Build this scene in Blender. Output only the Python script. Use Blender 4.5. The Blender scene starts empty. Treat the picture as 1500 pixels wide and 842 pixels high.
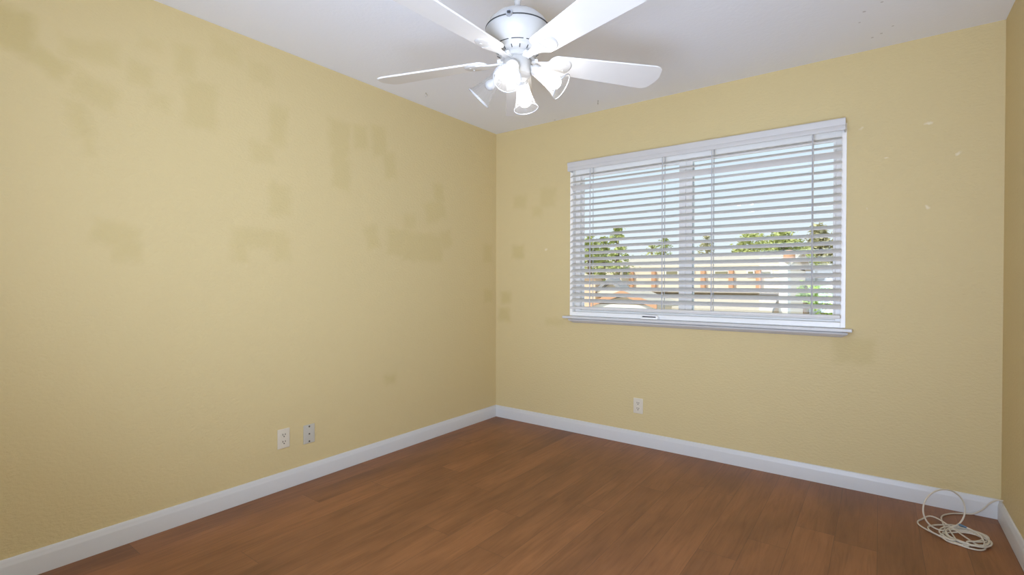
import bpy, bmesh, math, random
from mathutils import Vector, Matrix
PI = math.pi
random.seed(7)
S = bpy.context.scene
COL = S.collection

# ------------------------------------------------------------------ camera, world, exposure
YAW, PITCH, ROLL = 0.6371459905695024, -0.008619810950122113, 0.002233393003603084
CAM = Vector((2.670684714720786, -3.3751997755924363, 1.1523174345535105))
Fv = Vector((-math.cos(PITCH) * math.sin(YAW), math.cos(PITCH) * math.cos(YAW), math.sin(PITCH)))
Rv = Vector((math.cos(YAW), math.sin(YAW), 0))
Uv = Rv.cross(Fv)
R2 = Rv * math.cos(ROLL) + Uv * math.sin(ROLL)
U2 = -Rv * math.sin(ROLL) + Uv * math.cos(ROLL)
cd = bpy.data.cameras.new('camera')
cam = bpy.data.objects.new('camera', cd)
COL.objects.link(cam)
m = Matrix((R2, U2, -Fv)).transposed().to_4x4()
m.translation = CAM
cam.matrix_world = m
cd.sensor_width = 36
cd.lens = 17.44
cd.clip_start = 0.02
cd.clip_end = 300
S.camera = cam
S.view_settings.view_transform = 'Standard'
S.view_settings.look = 'None'
S.view_settings.gamma = 1
S.view_settings.use_curve_mapping = False
S.view_settings.exposure = 0.0
S.cycles.use_denoising = True
S.cycles.max_bounces = 14
S.cycles.diffuse_bounces = 8
S.cycles.transparent_max_bounces = 24
S.cycles.sample_clamp_indirect = 6

SKY_STRENGTH = 1.15
SUN_STRENGTH = 3.8
BULB = 18
REAR_FILL_POWER = 21  # from here down: settings of fill lights added behind the camera
FILL_COLOR = (0.78, 0.93, 1.22)
CEILING_FILL_COLOR = (0.76, 0.95, 1.36)
CORNER_FILL_POWER = 11
CEILING_FILL_POWER = 41

w = bpy.data.worlds.new('sky')
S.world = w
w.use_nodes = True
nt = w.node_tree
bg = nt.nodes['Background']
tc = nt.nodes.new('ShaderNodeTexCoord')
sp = nt.nodes.new('ShaderNodeSeparateXYZ')
rp = nt.nodes.new('ShaderNodeValToRGB')
nt.links.new(tc.outputs['Generated'], sp.inputs[0])
nt.links.new(sp.outputs['Z'], rp.inputs[0])
rp.color_ramp.elements[0].position = 0.0
rp.color_ramp.elements[0].color = (0.90, 0.96, 0.99, 1)
rp.color_ramp.elements[1].position = 0.30
rp.color_ramp.elements[1].color = (0.66, 0.82, 0.96, 1)
nt.links.new(rp.outputs[0], bg.inputs[0])
bg.inputs[1].default_value = SKY_STRENGTH

sd = bpy.data.lights.new('sun', 'SUN')
sd.energy = SUN_STRENGTH
sd.angle = 0.01
sd.color = (1.0, 0.95, 0.86)
sun = bpy.data.objects.new('sun', sd)
COL.objects.link(sun)
sun.rotation_euler = Vector((0.35, 0.75, -0.85)).to_track_quat('-Z', 'Y').to_euler()

# ------------------------------------------------------------------ room dimensions
W, H = 3.1584, 2.44
YR = -3.85                      # inner face of the wall behind the camera
WT = 0.14
WX0, WX1, WZ0, WZ1 = 0.752, 2.505, 0.902, 2.045        # window opening


# ------------------------------------------------------------------ helpers
class NT:
    def __init__(s, name):
        s.m = bpy.data.materials.new(name)
        s.m.use_nodes = True
        s.t = s.m.node_tree
        s.b = s.t.nodes['Principled BSDF']

    def n(s, typ, **k):
        nd = s.t.nodes.new(typ)
        for a, v in k.items():
            setattr(nd, a, v)
        return nd

    def l(s, a, b):
        s.t.links.new(a, b)

    def math(s, op, a, b=None, c=None):
        nd = s.n('ShaderNodeMath', operation=op)
        for i, v in enumerate((a, b, c)):
            if v is None:
                continue
            if isinstance(v, (int, float)):
                nd.inputs[i].default_value = v
            else:
                s.l(v, nd.inputs[i])
        return nd.outputs[0]

    def mix(s, fac, a, b):
        nd = s.n('ShaderNodeMix', data_type='RGBA')
        for i, v in ((0, fac), (6, a), (7, b)):
            if isinstance(v, (int, float)):
                nd.inputs[i].default_value = v
            elif isinstance(v, (tuple, list)):
                nd.inputs[i].default_value = (*v[:3], 1)
            else:
                s.l(v, nd.inputs[i])
        return nd.outputs[2]


def mat(name, col, rough=0.5, metal=0.0, bump=0.0, bscale=80, spec=0.5, var=0.0):
    k = NT(name)
    b = k.b
    b.inputs['Roughness'].default_value = rough
    b.inputs['Metallic'].default_value = metal
    b.inputs['Specular IOR Level'].default_value = spec
    t = k.n('ShaderNodeTexCoord')
    nz = k.n('ShaderNodeTexNoise')
    nz.inputs['Scale'].default_value = bscale
    nz.inputs['Detail'].default_value = 3
    k.l(t.outputs['Object'], nz.inputs['Vector'])
    v = max(var, 0.015)
    lo = tuple(c * (1 - v) for c in col)
    hi = tuple(min(1, c * (1 + v)) for c in col)
    k.l(k.mix(nz.outputs[0], lo, hi), b.inputs['Base Color'])
    if bump:
        bp = k.n('ShaderNodeBump')
        bp.inputs['Strength'].default_value = bump
        bp.inputs['Distance'].default_value = 0.002
        k.l(nz.outputs[0], bp.inputs['Height'])
        k.l(bp.outputs[0], b.inputs['Normal'])
    return k.m


def link(o, parent=None):
    COL.objects.link(o)
    if parent:
        o.parent = parent
    return o


def tag(o, label=None, cat=None, group=None, kind=None):
    if label:
        o['label'] = label
    if cat:
        o['category'] = cat
    if group:
        o['group'] = group
    if kind:
        o['kind'] = kind
    return o


def empty(name, loc=(0, 0, 0), rz=0.0):
    o = bpy.data.objects.new(name, None)
    o.empty_display_size = 0.05
    COL.objects.link(o)
    o.location = loc
    o.rotation_euler = (0, 0, rz)
    return o


class MB:
    def __init__(s):
        s.bm = bmesh.new()

    def quad(s, *pts):
        return s.bm.faces.new([s.bm.verts.new(p) for p in pts])

    def box(s, a, b, bev=0.0, M=None, seg=2):
        bm = bmesh.new()
        bmesh.ops.create_cube(bm, size=1)
        for v in bm.verts:
            v.co = Vector([a[i] + (v.co[i] + 0.5) * (b[i] - a[i]) for i in range(3)])
        if bev:
            bmesh.ops.bevel(bm, geom=list(bm.edges), offset=bev, segments=seg, affect='EDGES', profile=0.6)
        s.merge(bm, M)
        return s

    def merge(s, bm, M=None):
        if M is not None:
            bmesh.ops.transform(bm, matrix=M, verts=bm.verts)
        me = bpy.data.meshes.new('tmp')
        bm.to_mesh(me)
        bm.free()
        s.bm.from_mesh(me)
        bpy.data.meshes.remove(me)

    def lathe(s, prof, M=None, seg=48, cap0=False, cap1=False, rib=0.0, nrib=24):
        bm = bmesh.new()
        rows = []
        for (r, z) in prof:
            row = []
            for i in range(seg):
                a = 2 * PI * i / seg
                rr = r * (1 + rib * math.cos(nrib * a)) if rib else r
                row.append(bm.verts.new((rr * math.cos(a), rr * math.sin(a), z)))
            rows.append(row)
        for p, q in zip(rows, rows[1:]):
            for i in range(seg):
                j = (i + 1) % seg
                bm.faces.new((p[i], p[j], q[j], q[i]))
        if cap0:
            bm.faces.new(rows[0][::-1])
        if cap1:
            bm.faces.new(rows[-1])
        s.merge(bm, M)
        return s

    def tube(s, pts, r, seg=10, closed=False):
        pts = [Vector(p) for p in pts]
        n = len(pts)
        bm = bmesh.new()
        rows = []
        up = None
        for i, p in enumerate(pts):
            t = (pts[min(i + 1, n - 1)] - pts[max(i - 1, 0)]).normalized()
            if up is None:
                up = Vector((0, 0, 1)) if abs(t.z) < 0.9 else Vector((1, 0, 0))
            x = up - t * up.dot(t)
            if x.length < 1e-4:
                x = t.orthogonal()
            x.normalize()
            up = x
            y = t.cross(x)
            rows.append([bm.verts.new(p + (x * math.cos(2 * PI * k / seg) + y * math.sin(2 * PI * k / seg)) * r) for k in range(seg)])
        for p, q in zip(rows, rows[1:]):
            for k in range(seg):
                j = (k + 1) % seg
                bm.faces.new((p[k], p[j], q[j], q[k]))
        bm.faces.new(rows[0][::-1])
        bm.faces.new(rows[-1])
        s.merge(bm)
        return s

    def prism(s, outline, z0, z1, bev=0.0, M=None):
        bm = bmesh.new()
        lo = [bm.verts.new((x, y, z0)) for x, y in outline]
        hi = [bm.verts.new((x, y, z1)) for x, y in outline]
        bm.faces.new(lo[::-1])
        bm.faces.new(hi)
        n = len(outline)
        for i in range(n):
            j = (i + 1) % n
            bm.faces.new((lo[i], lo[j], hi[j], hi[i]))
        if bev:
            ed = [e for e in bm.edges if abs(e.verts[0].co.z - e.verts[1].co.z) < 1e-6]
            bmesh.ops.bevel(bm, geom=ed, offset=bev, segments=2, affect='EDGES')
        s.merge(bm, M)
        return s

    def build(s, name, material, parent=None, smooth=False, angle=35):
        me = bpy.data.meshes.new(name)
        bmesh.ops.recalc_face_normals(s.bm, faces=s.bm.faces) if smooth is not None else None
        if smooth:
            for f in s.bm.faces:
                f.smooth = True
            for e in s.bm.edges:
                if len(e.link_faces) == 2 and e.calc_face_angle(0) > math.radians(angle):
                    e.smooth = False
        s.bm.to_mesh(me)
        s.bm.free()
        me.materials.append(material)
        o = bpy.data.objects.new(name, me)
        link(o, parent)
        return o


def struct(o):
    o['kind'] = 'structure'
    return o


def copy_tree(o, parent=None):
    c = o.copy()
    COL.objects.link(c)
    if parent:
        c.parent = parent
    for ch in o.children:
        copy_tree(ch, c)
    return c


def frame_m(origin, zaxis, xhint=(0, 0, 1)):
    z = Vector(zaxis).normalized()
    x = Vector(xhint)
    x = x - z * x.dot(z)
    if x.length < 1e-5:
        x = z.orthogonal()
    x.normalize()
    y = z.cross(x)
    M = Matrix((x, y, z)).transposed().to_4x4()
    M.translation = Vector(origin)
    return M


# ------------------------------------------------------------------ materials
def patch_group():
    g = bpy.data.node_groups.new('touch_up_patch', 'ShaderNodeTree')
    for nm, tp in (('U', 'NodeSocketFloat'), ('V', 'NodeSocketFloat'), ('CU', 'NodeSocketFloat'), ('CV', 'NodeSocketFloat'),
                   ('HU', 'NodeSocketFloat'), ('HV', 'NodeSocketFloat'), ('A', 'NodeSocketFloat'), ('Soft', 'NodeSocketFloat'), ('Amt', 'NodeSocketFloat')):
        g.interface.new_socket(nm, in_out='INPUT', socket_type=tp)
    g.interface.new_socket('Mask', in_out='OUTPUT', socket_type='NodeSocketFloat')
    gi = g.nodes.new('NodeGroupInput')
    go = g.nodes.new('NodeGroupOutput')

    def M(op, a, b=None):
        nd = g.nodes.new('ShaderNodeMath')
        nd.operation = op
        for i, v in enumerate((a, b)):
            if v is None:
                continue
            if isinstance(v, (int, float)):
                nd.inputs[i].default_value = v
            else:
                g.links.new(v, nd.inputs[i])
        return nd.outputs[0]
    I = gi.outputs
    du = M('SUBTRACT', I['U'], I['CU'])
    dv = M('SUBTRACT', I['V'], I['CV'])
    c = M('COSINE', I['A'])
    s = M('SINE', I['A'])
    x = M('ADD', M('MULTIPLY', du, c), M('MULTIPLY', dv, s))
    y = M('SUBTRACT', M('MULTIPLY', dv, c), M('MULTIPLY', du, s))
    ex = M('SUBTRACT', M('ABSOLUTE', x), I['HU'])
    ey = M('SUBTRACT', M('ABSOLUTE', y), I['HV'])
    d = M('SMOOTH_MAX', ex, ey)
    d.node.inputs[2].default_value = 0.03
    mr = g.nodes.new('ShaderNodeMapRange')
    mr.interpolation_type = 'SMOOTHSTEP'
    g.links.new(d, mr.inputs[0])
    g.links.new(M('MULTIPLY', I['Soft'], -1), mr.inputs[1])
    g.links.new(I['Soft'], mr.inputs[2])
    mr.inputs[3].default_value = 1
    mr.inputs[4].default_value = 0
    g.links.new(M('MULTIPLY', mr.outputs[0], I['Amt']), go.inputs[0])
    return g


PG = patch_group()
WALL = (0.64, 0.519, 0.270)
OLIVE = tuple(c * f for c, f in zip(WALL, (0.895, 0.885, 0.79)))
SPACKLE = (0.82, 0.74, 0.58)


def wall_mat(name, axis, patches=(), whites=()):
    k = NT(name)
    b = k.b
    b.inputs['Roughness'].default_value = 0.62
    b.inputs['Specular IOR Level'].default_value = 0.3
    t = k.n('ShaderNodeTexCoord')
    s = k.n('ShaderNodeSeparateXYZ')
    k.l(t.outputs['Object'], s.inputs[0])
    wob = k.n('ShaderNodeTexNoise')
    wob.inputs['Scale'].default_value = 16
    wob.inputs['Detail'].default_value = 3
    k.l(t.outputs['Object'], wob.inputs['Vector'])
    ws = k.n('ShaderNodeSeparateColor')
    k.l(wob.outputs['Color'], ws.inputs[0])
    u = k.math('ADD', s.outputs[axis], k.math('MULTIPLY', k.math('SUBTRACT', ws.outputs[0], 0.5), 0.055))
    v = k.math('ADD', s.outputs['Z'], k.math('MULTIPLY', k.math('SUBTRACT', ws.outputs[1], 0.5), 0.055))

    def masks(lst, soft, amt):
        acc = None
        for p in lst:
            nd = k.n('ShaderNodeGroup')
            nd.node_tree = PG
            k.l(u, nd.inputs['U'])
            k.l(v, nd.inputs['V'])
            for key, val in zip(('CU', 'CV', 'HU', 'HV'), p[:4]):
                nd.inputs[key].default_value = val
            nd.inputs['A'].default_value = math.radians(p[4])
            nd.inputs['Soft'].default_value = soft
            nd.inputs['Amt'].default_value = p[5] if len(p) > 5 else amt
            acc = nd.outputs[0] if acc is None else k.math('MAXIMUM', acc, nd.outputs[0])
        return acc
    big = k.n('ShaderNodeTexNoise')
    big.inputs['Scale'].default_value = 1.6
    big.inputs['Detail'].default_value = 2
    k.l(t.outputs['Object'], big.inputs['Vector'])
    col = k.mix(big.outputs[0], tuple(c * 0.985 for c in WALL), tuple(c * 1.015 for c in WALL))
    if patches:
        col = k.mix(masks(patches, 0.030, 0.55), col, OLIVE)
    if whites:
        col = k.mix(masks(whites, 0.005, 0.75), col, SPACKLE)
    k.l(col, b.inputs['Base Color'])
    # roller and knock-down texture
    mp = k.n('ShaderNodeMapping')
    mp.inputs['Scale'].default_value = (1, 1, 1.6)
    k.l(t.outputs['Object'], mp.inputs[0])
    n1 = k.n('ShaderNodeTexNoise')
    n1.inputs['Scale'].default_value = 55
    n1.inputs['Detail'].default_value = 4
    n1.inputs['Roughness'].default_value = 0.55
    k.l(mp.outputs[0], n1.inputs['Vector'])
    bp = k.n('ShaderNodeBump')
    bp.inputs['Strength'].default_value = 0.42
    bp.inputs['Distance'].default_value = 0.006
    k.l(n1.outputs[0], bp.inputs['Height'])
    k.l(bp.outputs[0], b.inputs['Normal'])
    return k.m


LEFT_P = [(-2.743, 2.125, 0.090, 0.043, 10), (-2.732, 1.957, 0.077, 0.050, -20), (-2.783, 1.829, 0.034, 0.071, 10),
          (-2.754, 1.730, 0.017, 0.043, 10), (-2.978, 2.121, 0.060, 0.078, 0, 1.0), (-2.882, 2.033, 0.069, 0.041, -30, .8),
          (-2.569, 2.092, 0.047, 0.046, 0), (-2.537, 2.234, 0.042, 0.028, 0, .3), (-2.392, 2.209, 0.046, 0.073, 0, .45),
          (-2.326, 2.017, 0.071, 0.116, 0, .5), (-2.207, 2.327, 0.070, 0.052, 0, .35), (-2.035, 2.273, 0.058, 0.055, 0, .35),
          (-2.665, 1.358, 0.078, 0.052, -10), (-2.623, 1.294, 0.050, 0.045, 0), (-2.498, 1.983, 0.042, 0.039, 0, .4),
          (-1.939, 2.018, 0.048, 0.109, -5), (-2.023, 1.852, 0.063, 0.053, 0, .45), (-1.551, 2.056, 0.072, 0.087, 0),
          (-1.537, 1.824, 0.061, 0.096, -3), (-1.55, 1.93, 0.055, 0.08, -3), (-1.396, 2.081, 0.055, 0.072, 8), (-1.250, 2.091, 0.057, 0.103, 6),
          (-1.162, 1.948, 0.049, 0.086, 8), (-1.929, 1.613, 0.059, 0.086, 0, .5), (-2.142, 1.349, 0.040, 0.088, 0, .5),
          (-2.024, 1.387, 0.131, 0.053, 0, .5), (-1.921, 1.347, 0.049, 0.063, 0, .5), (-1.307, 1.457, 0.050, 0.074, 15),
          (-1.081, 1.436, 0.101, 0.088, 0), (-0.855, 1.410, 0.196, 0.103, 0, .55), (-0.735, 1.692, 0.104, 0.074, 20, .5),
          (-0.696, 1.825, 0.051, 0.075, 8), (-0.620, 1.489, 0.062, 0.065, 15, .5), (-0.985, 1.582, 0.053, 0.050, 0, .5),
          (-0.116, 1.405, 0.056, 0.072, 0), (-0.104, 1.044, 0.057, 0.054, 0), (-2.296, 2.011, 0.033, 0.105, 0, .5),
          (-1.155, 0.498, 0.042, 0.028, 0, .8)]
BACK_P = [(0.252, 1.835, 0.063, 0.054, 0), (0.430, 1.735, 0.046, 0.038, 0), (0.528, 1.838, 0.071, 0.075, 0, .5),
          (0.234, 1.415, 0.058, 0.055, 0, .8), (0.107, 1.029, 0.050, 0.048, 0, .9), (0.088, 0.885, 0.060, 0.052, 0, .9),
          (0.593, 0.845, 0.078, 0.027, 0), (2.557, 0.780, 0.095, 0.069, 0, .6)]
BACK_W = [(2.582, 2.017, 0.010, 0.006, 20, .5), (2.872, 1.990, 0.018, 0.006, 15), (2.986, 1.820, 0.011, 0.008, -30),
          (2.706, 1.834, 0.011, 0.005, -20), (2.868, 1.554, 0.010, 0.007, -20), (2.611, 1.566, 0.005, 0.007, 0, .5), (0.512, 1.428, 0.010, 0.012, 20, .5)]
M_wall_left = wall_mat('yellow_wall_paint_left', 'Y', LEFT_P)
M_wall_back = wall_mat('yellow_wall_paint_back', 'X', BACK_P, BACK_W)
M_wall = wall_mat('yellow_wall_paint', 'Y')


def ceiling_mat():
    k = NT('white_ceiling_paint')
    b = k.b
    b.inputs['Roughness'].default_value = 0.7
    t = k.n('ShaderNodeTexCoord')
    s = k.n('ShaderNodeSeparateXYZ')
    k.l(t.outputs['Object'], s.inputs[0])
    acc = None
    for (x, y, r) in [(2.671, -0.189, .006), (2.584, -0.385, .005), (2.605, -0.491, .007), (2.672, -0.541, .006), (2.717, -0.247, .005), (2.633, -0.163, .006), (0.604, -0.02, .008)]:
        d = k.math('SQRT', k.math('ADD', k.math('POWER', k.math('SUBTRACT', s.outputs[0], x), 2), k.math('POWER', k.math('SUBTRACT', s.outputs[1], y), 2)))
        q = k.math('LESS_THAN', d, r)
        acc = q if acc is None else k.math('MAXIMUM', acc, q)
    k.l(k.mix(k.math('MULTIPLY', acc, 0.5), (0.86, 0.885, 0.94), (0.36, 0.35, 0.35)), b.inputs['Base Color'])
    n1 = k.n('ShaderNodeTexNoise')
    n1.inputs['Scale'].default_value = 60
    n1.inputs['Detail'].default_value = 4
    k.l(t.outputs['Object'], n1.inputs['Vector'])
    bp = k.n('ShaderNodeBump')
    bp.inputs['Strength'].default_value = 0.25
    bp.inputs['Distance'].default_value = 0.004
    k.l(n1.outputs[0], bp.inputs['Height'])
    k.l(bp.outputs[0], b.inputs['Normal'])
    return k.m


def floor_mat():
    k = NT('brown_laminate_planks')
    b = k.b
    PW, PL = 0.157, 1.22
    t = k.n('ShaderNodeTexCoord')
    s = k.n('ShaderNodeSeparateXYZ')
    k.l(t.outputs['Object'], s.inputs[0])
    xs = k.math('DIVIDE', k.math('SUBTRACT', s.outputs[0], 0.003), PW)
    ci = k.math('FLOOR', xs)
    fx = k.math('FRACT', xs)
    wn = k.n('ShaderNodeTexWhiteNoise', noise_dimensions='1D')
    k.l(ci, wn.inputs['W'])
    ys = k.math('ADD', k.math('DIVIDE', s.outputs[1], PL), k.math('MULTIPLY', wn.outputs['Value'], 3.7))
    ri = k.math('FLOOR', ys)
    fy = k.math('FRACT', ys)
    cb = k.n('ShaderNodeCombineXYZ')
    k.l(ci, cb.inputs[0])
    k.l(ri, cb.inputs[1])
    w2 = k.n('ShaderNodeTexWhiteNoise', noise_dimensions='3D')
    k.l(cb.outputs[0], w2.inputs['Vector'])
    # grain, shifted per plank
    c2 = k.n('ShaderNodeCombineXYZ')
    k.l(s.outputs[0], c2.inputs[0])
    k.l(s.outputs[1], c2.inputs[1])
    k.l(k.math('MULTIPLY', w2.outputs['Value'], 40), c2.inputs[2])
    mp = k.n('ShaderNodeMapping')
    mp.inputs['Scale'].default_value = (38, 2.6, 1)
    k.l(c2.outputs[0], mp.inputs[0])
    g1 = k.n('ShaderNodeTexNoise')
    g1.inputs['Scale'].default_value = 1.0
    g1.inputs['Detail'].default_value = 6
    g1.inputs['Roughness'].default_value = 0.62
    g1.inputs['Distortion'].default_value = 1.3
    k.l(mp.outputs[0], g1.inputs['Vector'])
    mp2 = k.n('ShaderNodeMapping')
    mp2.inputs['Scale'].default_value = (7, 2.2, 1)
    k.l(c2.outputs[0], mp2.inputs[0])
    g2 = k.n('ShaderNodeTexNoise')
    g2.inputs['Scale'].default_value = 1.0
    g2.inputs['Detail'].default_value = 3
    k.l(mp2.outputs[0], g2.inputs['Vector'])
    rp = k.n('ShaderNodeValToRGB')
    k.l(g1.outputs[0], rp.inputs[0])
    e = rp.color_ramp.elements
    e[0].position, e[0].color = 0.28, (0.205, 0.083, 0.030, 1)
    e[1].position, e[1].color = 0.74, (0.300, 0.128, 0.050, 1)
    e2 = e.new(0.5)
    e2.color = (0.258, 0.107, 0.040, 1)
    blot = k.n('ShaderNodeMapRange')
    k.l(g2.outputs[0], blot.inputs[0])
    blot.inputs[1].default_value, blot.inputs[2].default_value = 0.35, 0.65
    blot.inputs[3].default_value, blot.inputs[4].default_value = 0.80, 1.08
    tone = k.n('ShaderNodeMapRange')
    k.l(w2.outputs['Value'], tone.inputs[0])
    tone.inputs[3].default_value, tone.inputs[4].default_value = 0.91, 1.09
    f = k.math('MULTIPLY', blot.outputs[0], tone.outputs[0])
    vm = k.n('ShaderNodeVectorMath', operation='SCALE')
    k.l(rp.outputs[0], vm.inputs[0])
    k.l(f, vm.inputs['Scale'])
    ex = k.math('LESS_THAN', k.math('MULTIPLY', k.math('MINIMUM', fx, k.math('SUBTRACT', 1.0, fx)), PW), 0.0011)
    ey = k.math('LESS_THAN', k.math('MULTIPLY', k.math('MINIMUM', fy, k.math('SUBTRACT', 1.0, fy)), PL), 0.0012)
    seam = k.math('MAXIMUM', ex, ey)
    k.l(k.mix(k.math('MULTIPLY', seam, 0.55), vm.outputs[0], (0.09, 0.045, 0.025)), b.inputs['Base Color'])
    b.inputs['Roughness'].default_value = 0.42
    b.inputs['Specular IOR Level'].default_value = 0.35
    bp = k.n('ShaderNodeBump')
    bp.inputs['Strength'].default_value = 0.12
    bp.inputs['Distance'].default_value = 0.002
    k.l(k.math('SUBTRACT', g1.outputs[0], seam), bp.inputs['Height'])
    k.l(bp.outputs[0], b.inputs['Normal'])
    return k.m


M_ceil = ceiling_mat()
M_floor = floor_mat()
M_trim = mat('white_trim_paint', (0.64, 0.635, 0.62), 0.38, bump=0.04, bscale=40)
M_vinyl = mat('white_vinyl', (0.95, 0.935, 0.90), 0.35)
M_valance = mat('grey_white_valance', (0.60, 0.585, 0.565), 0.45, bump=0.05, bscale=60)
M_slat = mat('white_blind_slat', (0.70, 0.685, 0.655), 0.45, bump=0.05, bscale=120)
M_cord = mat('grey_ladder_cord', (0.50, 0.51, 0.53), 0.8)
M_fanw = mat('white_fan_enamel', (0.42, 0.41, 0.39), 0.35)
M_blade = mat('white_fan_blade', (0.71, 0.695, 0.66), 0.4, bump=0.03, bscale=30)
M_bracket = mat('white_bracket_enamel', (0.56, 0.55, 0.53), 0.35)
M_dark = mat('dark_recess', (0.035, 0.035, 0.035), 0.7)
M_steel = mat('brushed_steel', (0.45, 0.46, 0.48), 0.35, 0.9)
M_plate = mat('ivory_plate', (0.68, 0.62, 0.50), 0.4)
M_plate_grey = mat('light_grey_plate', (0.53, 0.50, 0.42), 0.4)
M_slot = mat('brown_slot', (0.10, 0.085, 0.06), 0.6)
M_cable = mat('cream_cable_jacket', (0.60, 0.54, 0.43), 0.45)
M_conn = mat('blue_grey_connector', (0.12, 0.20, 0.30), 0.35, 0.5)


def glass_mat():
    k = NT('window_glass')
    t = k.t
    t.nodes.remove(k.b)
    out = t.nodes['Material Output']
    tr = k.n('ShaderNodeBsdfTransparent')
    tr.inputs[0].default_value = (0.95, 0.97, 0.965, 1)
    gl = k.n('ShaderNodeBsdfGlossy')
    gl.inputs['Roughness'].default_value = 0.02
    fr = k.n('ShaderNodeFresnel')
    fr.inputs[0].default_value = 1.45
    mx = k.n('ShaderNodeMixShader')
    k.l(fr.outputs[0], mx.inputs[0])
    k.l(tr.outputs[0], mx.inputs[1])
    k.l(gl.outputs[0], mx.inputs[2])
    k.l(mx.outputs[0], out.inputs[0])
    return k.m


def shade_mat():
    k = NT('ribbed_lamp_glass')
    t = k.t
    t.nodes.remove(k.b)
    out = t.nodes['Material Output']
    tr = k.n('ShaderNodeBsdfTransparent')
    tr.inputs[0].default_value = (0.97, 0.97, 0.97, 1)
    tl = k.n('ShaderNodeBsdfTranslucent')
    tl.inputs[0].default_value = (0.62, 0.62, 0.62, 1)
    df = k.n('ShaderNodeBsdfDiffuse')
    df.inputs[0].default_value = (0.62, 0.62, 0.62, 1)
    gl = k.n('ShaderNodeBsdfGlossy')
    gl.inputs['Roughness'].default_value = 0.12
    lw = k.n('ShaderNodeLayerWeight')
    lw.inputs[0].default_value = 0.35
    a = k.n('ShaderNodeMixShader')
    a.inputs[0].default_value = 0.5
    k.l(tl.outputs[0], a.inputs[1])
    k.l(df.outputs[0], a.inputs[2])
    b = k.n('ShaderNodeMixShader')
    b.inputs[0].default_value = 0.12
    k.l(a.outputs[0], b.inputs[1])
    k.l(gl.outputs[0], b.inputs[2])
    c = k.n('ShaderNodeMixShader')
    mr = k.n('ShaderNodeMapRange')
    k.l(lw.outputs['Facing'], mr.inputs[0])
    mr.inputs[3].default_value, mr.inputs[4].default_value = 0.03, 0.22
    k.l(mr.outputs[0], c.inputs[0])
    k.l(tr.outputs[0], c.inputs[1])
    k.l(b.outputs[0], c.inputs[2])
    k.l(c.outputs[0], out.inputs[0])
    return k.m


M_glass = glass_mat()
M_shade = shade_mat()


def emit_mat(name, col, s):
    k = NT(name)
    k.b.inputs['Base Color'].default_value = (0.9, 0.9, 0.9, 1)
    k.b.inputs['Emission Color'].default_value = (*col, 1)
    k.b.inputs['Emission Strength'].default_value = s
    return k.m


M_bulb = emit_mat('lit_bulb', (1.0, 1.0, 1.0), BULB)
M_bulb_off = mat('frosted_bulb', (0.40, 0.40, 0.40), 0.35)

# ------------------------------------------------------------------ room shell
struct(MB().box((-WT, YR - 0.12, -0.1), (W + WT, WT, 0)).build('floor', M_floor))
struct(MB().box((-WT, YR - 0.12, H), (W + WT, WT, H + 0.1)).build('ceiling', M_ceil))
struct(MB().box((-WT, YR - 0.12, 0), (0, WT, H)).build('wall_left', M_wall_left))
struct(MB().box((W, YR - 0.12, 0), (W + WT, WT, H)).build('wall_right', M_wall))
b = MB()
b.box((0, 0, 0), (W, WT, WZ0)).box((0, 0, WZ1), (W, WT, H))
b.box((0, 0, WZ0), (WX0, WT, WZ1)).box((WX1, 0, WZ0), (W, WT, WZ1))
struct(b.build('wall_back', M_wall_back))
# the wall behind the camera, with an opening made up for the fill light
b = MB()
DX0, DX1, DZ0, DZ1 = 1.35, 2.75, 0.75, 2.15
b.box((0, YR - 0.12, 0), (W, YR, DZ0)).box((0, YR - 0.12, DZ1), (W, YR, H))
b.box((0, YR - 0.12, DZ0), (DX0, YR, DZ1)).box((DX1, YR - 0.12, DZ0), (W, YR, DZ1))
struct(b.build('wall_front', M_wall))
ld = bpy.data.lights.new('rear_fill_light', 'AREA')  # added area fill behind the opening; no such window is known
ld.energy = REAR_FILL_POWER
ld.shape = 'RECTANGLE'
ld.size, ld.size_y = DX1 - DX0, DZ1 - DZ0
ld.color = FILL_COLOR
lo = bpy.data.objects.new('rear_fill_light', ld)
COL.objects.link(lo)
lo.location = ((DX0 + DX1) / 2, YR - 0.125, (DZ0 + DZ1) / 2)
lo.rotation_euler = (PI / 2, 0, 0)
# added fill disc behind the camera, no lamp there, tilted up at the ceiling
ld = bpy.data.lights.new('ceiling_fill_light', 'AREA')
ld.energy = CEILING_FILL_POWER
ld.shape = 'DISK'
ld.size = 0.8
ld.color = CEILING_FILL_COLOR
lo = bpy.data.objects.new('ceiling_fill_light', ld)
COL.objects.link(lo)
lo.location = (2.55, -3.62, 0.85)
lo.rotation_euler = Vector((0.0, 0.60, 0.80)).to_track_quat('-Z', 'Y').to_euler()
# second added fill disc, unseen behind the camera, aimed at the far corner
ld = bpy.data.lights.new('corner_fill_light', 'AREA')
ld.energy = CORNER_FILL_POWER
ld.shape = 'DISK'
ld.size = 0.7
ld.spread = math.radians(92)
ld.color = FILL_COLOR
lo = bpy.data.objects.new('corner_fill_light', ld)
COL.objects.link(lo)
lo.location = (2.35, -3.62, 1.0)
lo.rotation_euler = Vector((-2.05, 3.32, 0.45)).to_track_quat('-Z', 'Y').to_euler()


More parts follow.
